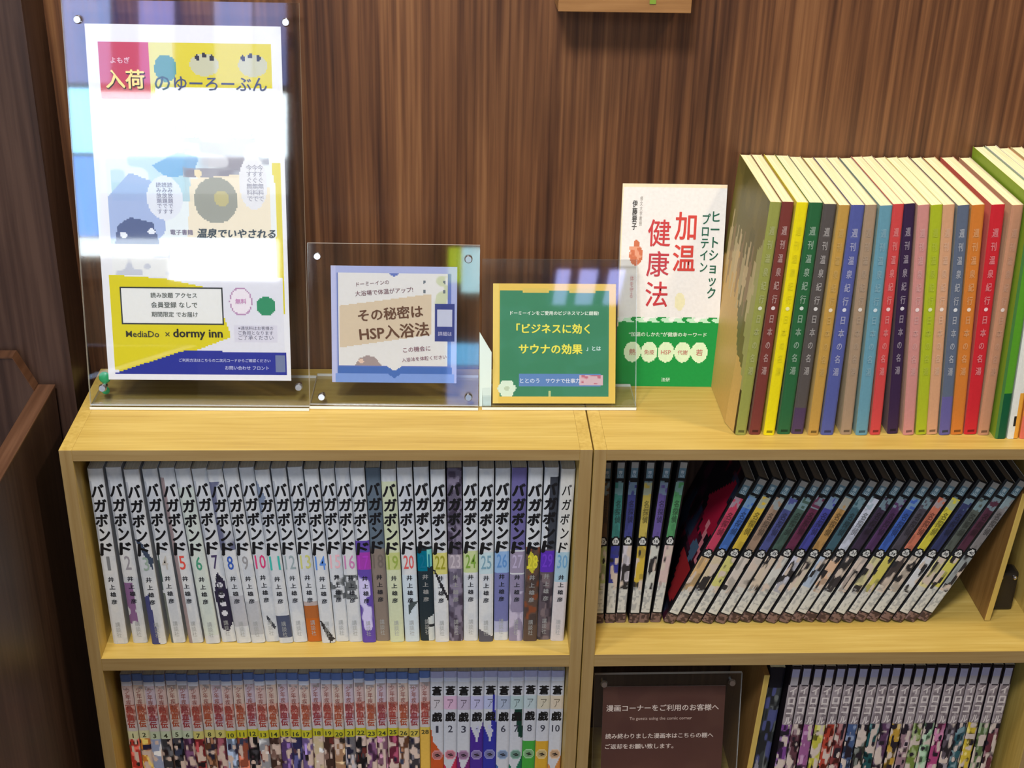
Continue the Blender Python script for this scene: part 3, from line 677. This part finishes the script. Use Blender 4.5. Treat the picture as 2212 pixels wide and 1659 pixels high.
    if n == 28: r(0, 1, 0, .56, (92, 74, 66)); cv.blotch(0, 1, .1, .56, [(130, 74, 50), (74, 62, 60)], 4, 26, 3, .58); cv.poly([(.1, .44), (.3, .54), (.9, .48), (.5, .40)], (196, 188, 60))
    if n == 29: r(.45, 1, .54, .95, (60, 64, 74)); r(0, 1, 0, .54, (92, 82, 90)); r(0, 1, .41, .53, (92, 52, 176)); cv.blotch(0, 1, 0, .4, [(120, 106, 110), (66, 58, 66)], 3, 24, 8, .58)
    if n == 30: r(0, 1, .36, .53, (160, 190, 208)); r(0, 1, 0, .36, (204, 198, 202)); r(0, 1, .54, 1, (206, 206, 204))
    return cv
for i in range(30):
    n = i+1
    pitch = (tx[min(i+1, 29)]-tx[max(i-1, 0)])/(min(i+1, 29)-max(i-1, 0))
    nb = [j for j in (i-1, i+1) if 0 <= j < 30]
    wd = min(12.7, min(min(abs(bx[j]-bx[i]), abs(tx[j]-tx[i])) for j in nb)-.25)
    r_, c_ = book('manga_volume', f'{look[n]} manga volume {n}, {ORD[i] if i < 28 else ("second last" if i == 28 else "last")} in upper left row',
                  'brush-titled manga volumes in the upper left row', spine1(n), wd, 181.5+.8*math.sin(i*1.7), 121, bx[i], 21+1.2*math.sin(i*2.3), ROW1, tx[i], W0, W0, GREYP)
    bold = .065 if n < 21 else .095
    if n == 30: bold = .03
    H = 181
    for g, ch in enumerate('バガボンド'):
        gs = (12.6 if n < 21 else 12.9) if n != 30 else 8.8
        text(c_, ch, (.2 if g % 2 else -.3), H*(.885-.0815*g), w_=gs*(.92 if g != 3 else .8), h_=13.2 if n != 30 else 11, col=(16, 17, 22), bold=bold, shear=.12, name='title_lettering', y=-.12)
    text(c_, str(n), 0, H*.478, h_=14.5, w_=(5.2 if n < 10 and n != 1 else 2.8 if n == 1 else 9), col=num[n], bold=.015, name='volume_number', y=-.12)
    ac = (34, 36, 44) if n not in (21, 23, 28, 29) else (150, 150, 150)
    for g, ch in enumerate('井上雄彦'):
        text(c_, ch, 0, H*(.385-.044*g), w_=5.2, col=ac, bold=.04, name='author_lettering', y=-.12)
    text(c_, '講談社', 0, H*.085, h_=17, w_=4.2, col=(160, 164, 166), vert=True, y=-.12)
    cvb = None

# ================================================================== LEFT BOOKCASE, lower row
# 28 thin orange-titled comics
low = [(40, 30, 34), (64, 36, 40), (40, 40, 60), (90, 60, 70), (54, 44, 40), (44, 40, 66), (110, 50, 46), (60, 66, 90), (150, 130, 120)]
rnd = random.Random(5)
bottoms = ['scarlet', 'orange', 'pale blue', 'black and white', 'black', 'plum', 'dark red', 'brown', 'maroon', 'grey-blue', 'rust', 'black', 'silver', 'dark brown', 'purple', 'navy',
           'violet', 'cream', 'dark brown', 'tan', 'grey', 'black', 'plum', 'mauve', 'wine', 'brown', 'charcoal', 'orange']
bc = {'scarlet': (186, 60, 50), 'orange': (206, 130, 60), 'pale blue': (150, 160, 190), 'black and white': (60, 60, 64), 'black': (28, 26, 30), 'plum': (70, 40, 66), 'dark red': (120, 40, 44), 'brown': (100, 66, 46),
      'maroon': (96, 46, 56), 'grey-blue': (110, 124, 146), 'rust': (150, 80, 60), 'silver': (150, 150, 156), 'dark brown': (66, 46, 40), 'purple': (86, 62, 110), 'navy': (46, 46, 84), 'violet': (110, 90, 140),
      'cream': (206, 186, 150), 'tan': (170, 130, 100), 'grey': (110, 106, 110), 'mauve': (130, 90, 110), 'wine': (106, 40, 60), 'charcoal': (60, 56, 62)}
for i in range(28):
    cv = Canvas(9, 110, (190, 172, 172)); r = cv.rect
    base = [(196, 172, 168), (200, 180, 168), (188, 172, 184)][i % 3]
    r(0, 1, 0, 1, base); r(0, .12, 0, .94, (222, 206, 200)); r(0, 1, .955, 1, (96, 120, 176)); r(0, 1, .925, .955, (200, 204, 220))  # blue head band: shadow of the board above put into the colour
    cv.blotch(.15, .9, .90, .925, [(150, 140, 140)], 4, 90, i, .5)
    r(.15, .95, .73, .80, (214, 140, 120), .5); cv.blotch(.1, 1, .68, .80, [(150, 74, 60)], 5, 60, i+3, .45, .7)
    r(0, 1, .605, .665, (196, 186, 184))
    yb = (206, 204, 160) if i < 2 else (186, 196, 168) if i < 6 else (204, 194, 116) if i < 9 else (196, 188, 50) if i < 25 else (206, 184, 84)
    r(0, 1, .56, .62, yb)
    b0 = bc[bottoms[i]]
    r(0, 1, 0, .56, b0); cv.blotch(0, 1, .0, .56, [tuple(rnd.choice(low)), tuple(min(255, int(x*1.5+30)) for x in b0), (214, 190, 176)], 3, 26, i*7, .66)
    if i == 27: r(0, 1, .3, .60, (222, 178, 80))
    cx = 17+ (300-17)/28*(i+.5)
    r_, c_ = book('comic_volume', f'thin comic, {bottoms[i]} lower spine, {ORD[i]} from left in lower left row', 'thin orange-titled comics in the lower left row',
                  cv, 9.75, 173+.7*math.sin(i*3.1), 112, cx-.3+.6, 25+1.1*math.sin(i*1.9), ROW2, cx, base, base, GREYP)
    text(c_, '少年疾風', 0, 173*.835, h_=27, w_=4.6, col=(150, 92, 84), vert=True, bold=.02, name='subtitle_lettering', y=-.12)
    text(c_, '熱血伝', 0, 173*.715, h_=26, w_=6.8, col=[(164, 66, 56), (170, 80, 50), (150, 60, 66)][i % 3], vert=True, bold=.06, name='title_lettering', y=-.12)
    text(c_, str(i+1), 0, 173*.588, h_=5.2, col=(60, 66, 40), bold=.03, name='volume_number', y=-.12)
# 10 numbered volumes in rainbow order
rain = [((176, 40, 40), 'red', (200, 190, 196)), ((190, 50, 80), 'rose', (214, 160, 196)), ((112, 40, 108), 'magenta purple', (180, 160, 190)), ((72, 44, 140), 'violet', (180, 176, 220)),
        ((50, 52, 152), 'indigo', (170, 178, 222)), ((56, 96, 160), 'blue and white', (150, 166, 196)), ((34, 110, 84), 'dark green', (160, 190, 190)), ((66, 156, 62), 'bright green', (176, 196, 200)),
        ((204, 158, 52), 'yellow', (206, 194, 160)), ((198, 130, 66), 'amber', (210, 190, 156))]
for i, (c0, nm, tint) in enumerate(rain):
    cv = Canvas(12, 120, (196, 198, 206)); r = cv.rect
    r(0, 1, .955, 1, (168, 170, 206)); r(0, 1, .93, .955, (206, 212, 230)); r(0, 1, .74, .83, tint, .7)  # lilac head band paints in the shelf board's cast shadow
    if i in (3, 4): cv.poly([(0, 0), (0, .62), (.35, .56), (.5, .50), (.7, .58), (1, .66), (1, 0)], c0)
    if i == 4: cv.poly([(.55, .6), (.75, .9), (.9, .7), (1, .6)], c0)
    if i == 0: cv.poly([(0, 0), (0, .62), (.2, .52), (1, .42), (1, 0)], (190, 84, 40))
    if i in (1, 2, 5, 6, 9): cv.poly([(0, 0), (0, .36+.1*(i == 2)), (.4, .30), (1, .42 if i != 5 else .3), (1, 0)], c0)
    if i in (7, 8): r(0, 1, 0, .52, c0)
    r(0, 1, 0, .30, c0)
    if i == 6: cv.poly([(.3, .74), (.9, .74), (1, .54), (.7, .55)], (24, 60, 50))
    cv.disc(.5, .425, .44, .036, tuple(min(255, int(x*.5+120)) for x in c0)); cv.disc(.5, .425, .33, .027, tuple(int(x*.45+90) for x in c0))
    cx = 300.2+12.5*(i+.5)
    r_, c_ = book('comic_volume', f'comic numbered {i+1} with {nm} lower spine, lower left row', 'rainbow-coloured numbered comics in the lower left row',
                  cv, 12.2, 173.5, 112, cx, 25+.5*math.sin(i*2), ROW2, cx-.2*(i > 5), W0, W0, GREYP)
    H = 173
    text(c_, '蒼', 0, H*.875, w_=9.6, h_=11, col=(14, 16, 20), bold=.07, name='title_lettering', y=-.12)
    text(c_, 'ア', 0, H*.785, w_=5.5, h_=10, col=tuple(int(x*.55) for x in tint), name='title_lettering', y=-.12)
    text(c_, '戯', 0, H*.695, w_=9.8, h_=11.5, col=(14, 16, 20), bold=.07, name='title_lettering', y=-.12)
    text(c_, str(i+1), 0, H*.61, h_=8.4, w_=2.6 if i == 0 else 4.6 if i != 9 else 7.5, col=(60, 62, 76) if i not in (3, 4) else (190, 190, 220), bold=.02, name='volume_number', y=-.12)
    text(c_, '〃', .2, H*.425, w_=4.6, col=(30, 24, 26), bold=.08, rot=-50, name='emblem', y=-.12)

# ================================================================== RIGHT BOOKCASE, upper row
def detective(up, lowc, n, seed, CV=.52):
    cv = Canvas(11, 120, (26, 28, 32)); r = cv.rect
    r(.14, .84, .90, .965, (96, 124, 140)); r(.14, .84, .955, .99, (150, 150, 148))
    r(.12, .86, CV+.025, .875, up); cv.blotch(.12, .86, .80, .88, [(130, 160, 170)], 4, 60, seed, .4, .6)
    cv.blotch(.12, .86, CV+.025, .80, [tuple(int(x*.8) for x in up)], 4, 30, seed+4, .6, .6)
    cv.disc(.5, CV, .42, .030, (18, 20, 24)); cv.disc(.5, CV, .30, .022, (206, 206, 202))
    r(.10, .90, .07, CV-.03, (200, 200, 194)); r(.12, .88, .26, CV-.03, lowc)
    cv.blotch(.12, .88, .22, CV-.03, [tuple(int(x*.72+20) for x in lowc), (50, 48, 50), (206, 190, 176)], 3, 20, seed+9, .68)
    cv.blotch(.12, .88, .08, .24, [(150, 152, 154)], 6, 70, seed+2, .62, .7)
    r(0, 1, 0, .06, (120, 96, 90)); cv.blotch(0, 1, 0, .06, [(70, 54, 52)], 5, 90, seed, .5)
    return cv
ups = [((92, 70, 52), (176, 184, 120), 'brown'), ((64, 128, 122), (58, 62, 146), 'teal'), ((66, 70, 130), (204, 198, 206), 'indigo'), ((190, 170, 84), (206, 176, 66), 'mustard yellow'),
       ((102, 86, 150), (202, 202, 192), 'purple'), ((84, 148, 98), (206, 180, 176), 'green')]
fb = [456.3, 466.9, 476.7, 489.2, 498.5, 509.4]; ft = [455.5, 467.6, 480.0, 493.6, 508.5, 524.5]
for i in range(6):
    u, l, nm = ups[i]
    wd = 9.6 if i else 9.2
    r_, c_ = book('comic_volume', f'upright black-edged comic, {nm} upper spine, {ORD[i]} from left in upper right row', 'upright black-edged comics in the upper right row',
                  detective(u, l, i+1, 40+i*5), wd, 173.5, 99, fb[i], 46+.4*i % 1.2, ROW1, ft[i]-1.5*(i == 5), (24, 24, 28), (24, 24, 28), GREYP)
    text(c_, str(i+12), 0, 173.5*.52, h_=3.2, col=(40, 40, 44), bold=.03, name='volume_number', y=-.12)
    text(c_, '名探偵', 0, 173.5*.70, h_=24, w_=5.2, col=tuple(int(x*.62) for x in u), vert=True, bold=.04, name='title_lettering', y=-.12)
    text(c_, '青山', 0, 173.5*.925, h_=7, w_=3.6, col=(170, 184, 196), vert=True, bold=.04, y=-.12)
leans = [((186, 66, 92), (206, 170, 120), 'rose pink'), ((72, 112, 186), (206, 190, 160), 'medium blue'), ((206, 176, 66), (204, 200, 120), 'golden yellow'), ((156, 130, 110), (206, 196, 186), 'sandy brown'),
         ((78, 84, 138), (196, 186, 176), 'blue-violet'), ((72, 94, 86), (206, 190, 170), 'grey-green'), ((100, 48, 74), (206, 206, 200), 'maroon'), ((72, 74, 152), (200, 200, 214), 'royal violet'),
         ((178, 138, 84), (206, 196, 176), 'ochre'), ((64, 94, 106), (170, 186, 206), 'dark teal'), ((196, 200, 214), (216, 180, 150), 'white'), ((62, 50, 70), (60, 56, 60), 'blackish violet'),
         ((84, 56, 96), (206, 190, 180), 'dark purple'), ((66, 98, 178), (206, 200, 150), 'bright blue'), ((78, 74, 84), (206, 196, 100), 'charcoal'), ((196, 116, 92), (70, 62, 62), 'salmon'),
         ((208, 196, 70), (210, 196, 180), 'lemon yellow'), ((54, 60, 98), (208, 210, 214), 'navy'), ((86, 92, 86), (214, 206, 150), 'dark grey-green'), ((82, 48, 64), (206, 200, 96), 'dark wine'),
         ((126, 122, 122), (150, 156, 156), 'mid grey')]
LH = 166
x_first, x_last = 521.3, 760.5
for i, (u, l, nm) in enumerate(leans):
    f = i/20
    xb = x_first+(x_last-x_first)*f
    ang = R(21.6 + 2.6*f)
    lc = None
    if i == 0:
        lc = Canvas(26, 40, (30, 20, 26))
        lc.blotch(0, 1, 0, 1, [(100, 20, 42), (58, 24, 40), (44, 54, 74), (24, 18, 24)], 6, 9, 12, .6)
        lc.poly([(.5, .7), (.9, .95), (1, .6), (.7, .5)], (150, 24, 52)); lc.poly([(.75, .62), (.82, .64), (.99, .42), (.97, .36)], (196, 120, 130)); lc.disc(.80, .42, .10, .06, (70, 92, 116)); lc.poly([(.55, .36), (.98, .34), (.98, .12), (.8, .1)], (160, 40, 44), .85)
    r_, c_ = book('comic_volume', f'slanted black-edged comic, {nm} upper spine, {ORD[i]} slanted one in upper right row', 'slanted black-edged comics in the upper right row',
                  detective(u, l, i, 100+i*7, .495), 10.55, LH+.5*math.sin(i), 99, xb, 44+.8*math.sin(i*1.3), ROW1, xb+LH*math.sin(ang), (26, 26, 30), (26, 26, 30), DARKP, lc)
    text(c_, str(i+20), 0, LH*.495, h_=3.2, col=(40, 40, 44), bold=.03, name='volume_number', y=-.12)
    text(c_, '名探偵', 0, LH*.70, h_=26, w_=5.6, col=tuple(int(x*.62) for x in u), vert=True, bold=.04, name='title_lettering', y=-.12)
    text(c_, '青山', 0, LH*.925, h_=8, w_=4, col=(176, 196, 204), vert=True, bold=.04, y=-.12)
# wooden divider plate and small dark clip behind it
def divider(x, y, z, h, d, lean, label):
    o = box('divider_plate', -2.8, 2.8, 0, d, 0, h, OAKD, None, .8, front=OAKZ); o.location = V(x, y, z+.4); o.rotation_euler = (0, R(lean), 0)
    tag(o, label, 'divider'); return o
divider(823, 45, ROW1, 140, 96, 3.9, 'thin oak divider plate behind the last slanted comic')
ck = empty('binder_clip', V(842, 62, ROW1)); tag(ck, 'small black clip with two glinting metal dots right of the divider plate', 'clip')
bm = bmesh.new(); box_bm(bm, -11, 11, 0, 16, 0, 43, 0, 3); link('body', mesh_from(bm, 'c'), ck, [mat('black_plastic', (26, 24, 26), .25)])
for sx in (-6.5, 6.5):
    bm = bmesh.new(); bmesh.ops.create_uvsphere(bm, u_segments=12, v_segments=8, radius=2.2*MM, matrix=Matrix.Translation((sx*MM, -.6*MM, 38*MM)))
    link('rivet', mesh_from(bm, 'c'), ck, [CHROME])

# ================================================================== RIGHT BOOKCASE, lower row
stand('acrylic_stand', 'clear acrylic stand holding the brown notice in the lower right compartment', 455, 6, ROW2, 12, .2, 140.5, 160.5, [(4.4, 10), (136, 10), (9, 151), (131, 151)], 55)
NW, NH = 117, 143
cv = Canvas(60, 72, (88, 54, 46)); cv.blotch(0, 1, 0, 1, [(94, 60, 50), (82, 48, 42)], 5, 6, 2, .55, .6)
nt_ = sheet('notice', 'dark brown notice with pale writing inside the lower acrylic stand', 'notice', cv, *inside(455, 6, ROW2, 12, .2, 8.6, 4, 1.88), 12, .2, NW, NH)
def nx(s, x, z, wd, **k): return text(nt_, s, x, z, wd, col=(226, 208, 196), align='LEFT', bold=.02, **k)
nx('漫画コーナーをご利用のお客様へ', 3.5, NH-22.5, 108); text(nt_, 'To guests using the comic corner', 56, NH-34, 60, col=(206, 180, 166), bold=.005)
nx('読み終わりました漫画本はこちらの棚へ', 3.5, NH-52, 104); nx('ご返却をお願い致します。', 3.5, NH-63, 66)
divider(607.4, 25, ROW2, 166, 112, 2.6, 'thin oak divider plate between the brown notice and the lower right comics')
# glossy magazine standing just right of the divider
cv = Canvas(6, 60, (70, 76, 84)); cv.blotch(0, 1, 0, 1, [(120, 124, 130), (50, 52, 90)], 3, 14, 3, .5)
lc = Canvas(30, 44, (52, 58, 62)); lc.blotch(0, 1, 0, 1, [(96, 104, 106), (60, 60, 120), (150, 152, 156), (26, 28, 30)], 6, 9, 8, .62)
ffc = Canvas(26, 100, (60, 64, 66)); ffc.blotch(0, 1, 0, 1, [(110, 114, 112), (40, 42, 44), (80, 84, 130)], 4, 12, 8, .58); ffc.poly([(0, .2), (.2, .35), (1, .05), (1, 0), (0, 0)], (140, 140, 150)); ffc.blotch(0, 1, .9, 1, [(20, 20, 26)], 2, 9, 2, .2)
ffc.rect(0, 1, .86, 1, (24, 24, 32))
book('magazine', 'dark grey and blue covered magazine standing beside the lower divider plate', None, ffc, 15, 168, 112, 620.5, 33, ROW2, 627, (52, 58, 62), (40, 40, 44), None, lc, cat='magazine')
rb = [((120, 70, 140), 'violet'), ((96, 60, 70), 'dark plum'), ((150, 90, 140), 'mauve'), ((190, 184, 70), 'yellow-green'), ((176, 66, 50), 'vermilion'), ((130, 60, 60), 'brick red'), ((70, 90, 130), 'steel blue'),
      ((50, 56, 50), 'black-green'), ((30, 80, 84), 'deep teal'), ((90, 60, 90), 'aubergine'), ((190, 150, 60), 'mustard'), ((150, 120, 130), 'rose grey'), ((110, 130, 60), 'moss green'), ((140, 180, 140), 'mint'),
      ((170, 70, 120), 'magenta'), ((90, 80, 90), 'slate'), ((50, 90, 100), 'petrol blue'), ((206, 180, 60), 'golden'), ((90, 110, 70), 'leaf green'), ((100, 50, 60), 'wine red')]
for i, (c0, nm) in enumerate(rb):
    cv = Canvas(10, 110, (34, 28, 34)); r = cv.rect
    g = (176, 164, 166)
    r(.12, .80, .93, .985, (160, 160, 190)); r(.12, .80, .87, .93, (168, 162, 166))  # lavender block at the head: board shadow painted onto the spine
    r(.04, .92, .60, .87, (160, 148, 150)); cv.blotch(.10, .88, .60, .87, [(120, 108, 112)], 4, 46, i*3, .5, .8); r(.2, .78, .865, .872, (60, 54, 60))
    r(0, 1, 0, .60, c0); cv.blotch(0, 1, 0, .60, [tuple(int(x*.5) for x in c0), tuple(min(255, int(x*.7+90)) for x in c0), (40, 34, 44), (206, 190, 180)], 3, 24, 200+i*5, .66)
    cx = 643.0+(845.5-643.0)*i/19
    r_, c_ = book('comic_volume', f'block-lettered comic, {nm} lower spine, {ORD[i]} from left in lower right row', 'block-lettered comics in the lower right row',
                  cv, 9.9, 174.5, 112, cx-4.5+3*(i/19), 26.5+.8*math.sin(i*1.6), ROW2, cx, (34, 28, 34), (34, 28, 34), GREYP)
    for g_, ch in enumerate('イロコル'):
        text(c_, ch, -.3, 174.5*(.835-.068*g_), w_=6.4, h_=9, col=(214, 204, 200), bold=.06, name='title_lettering', y=-.12)
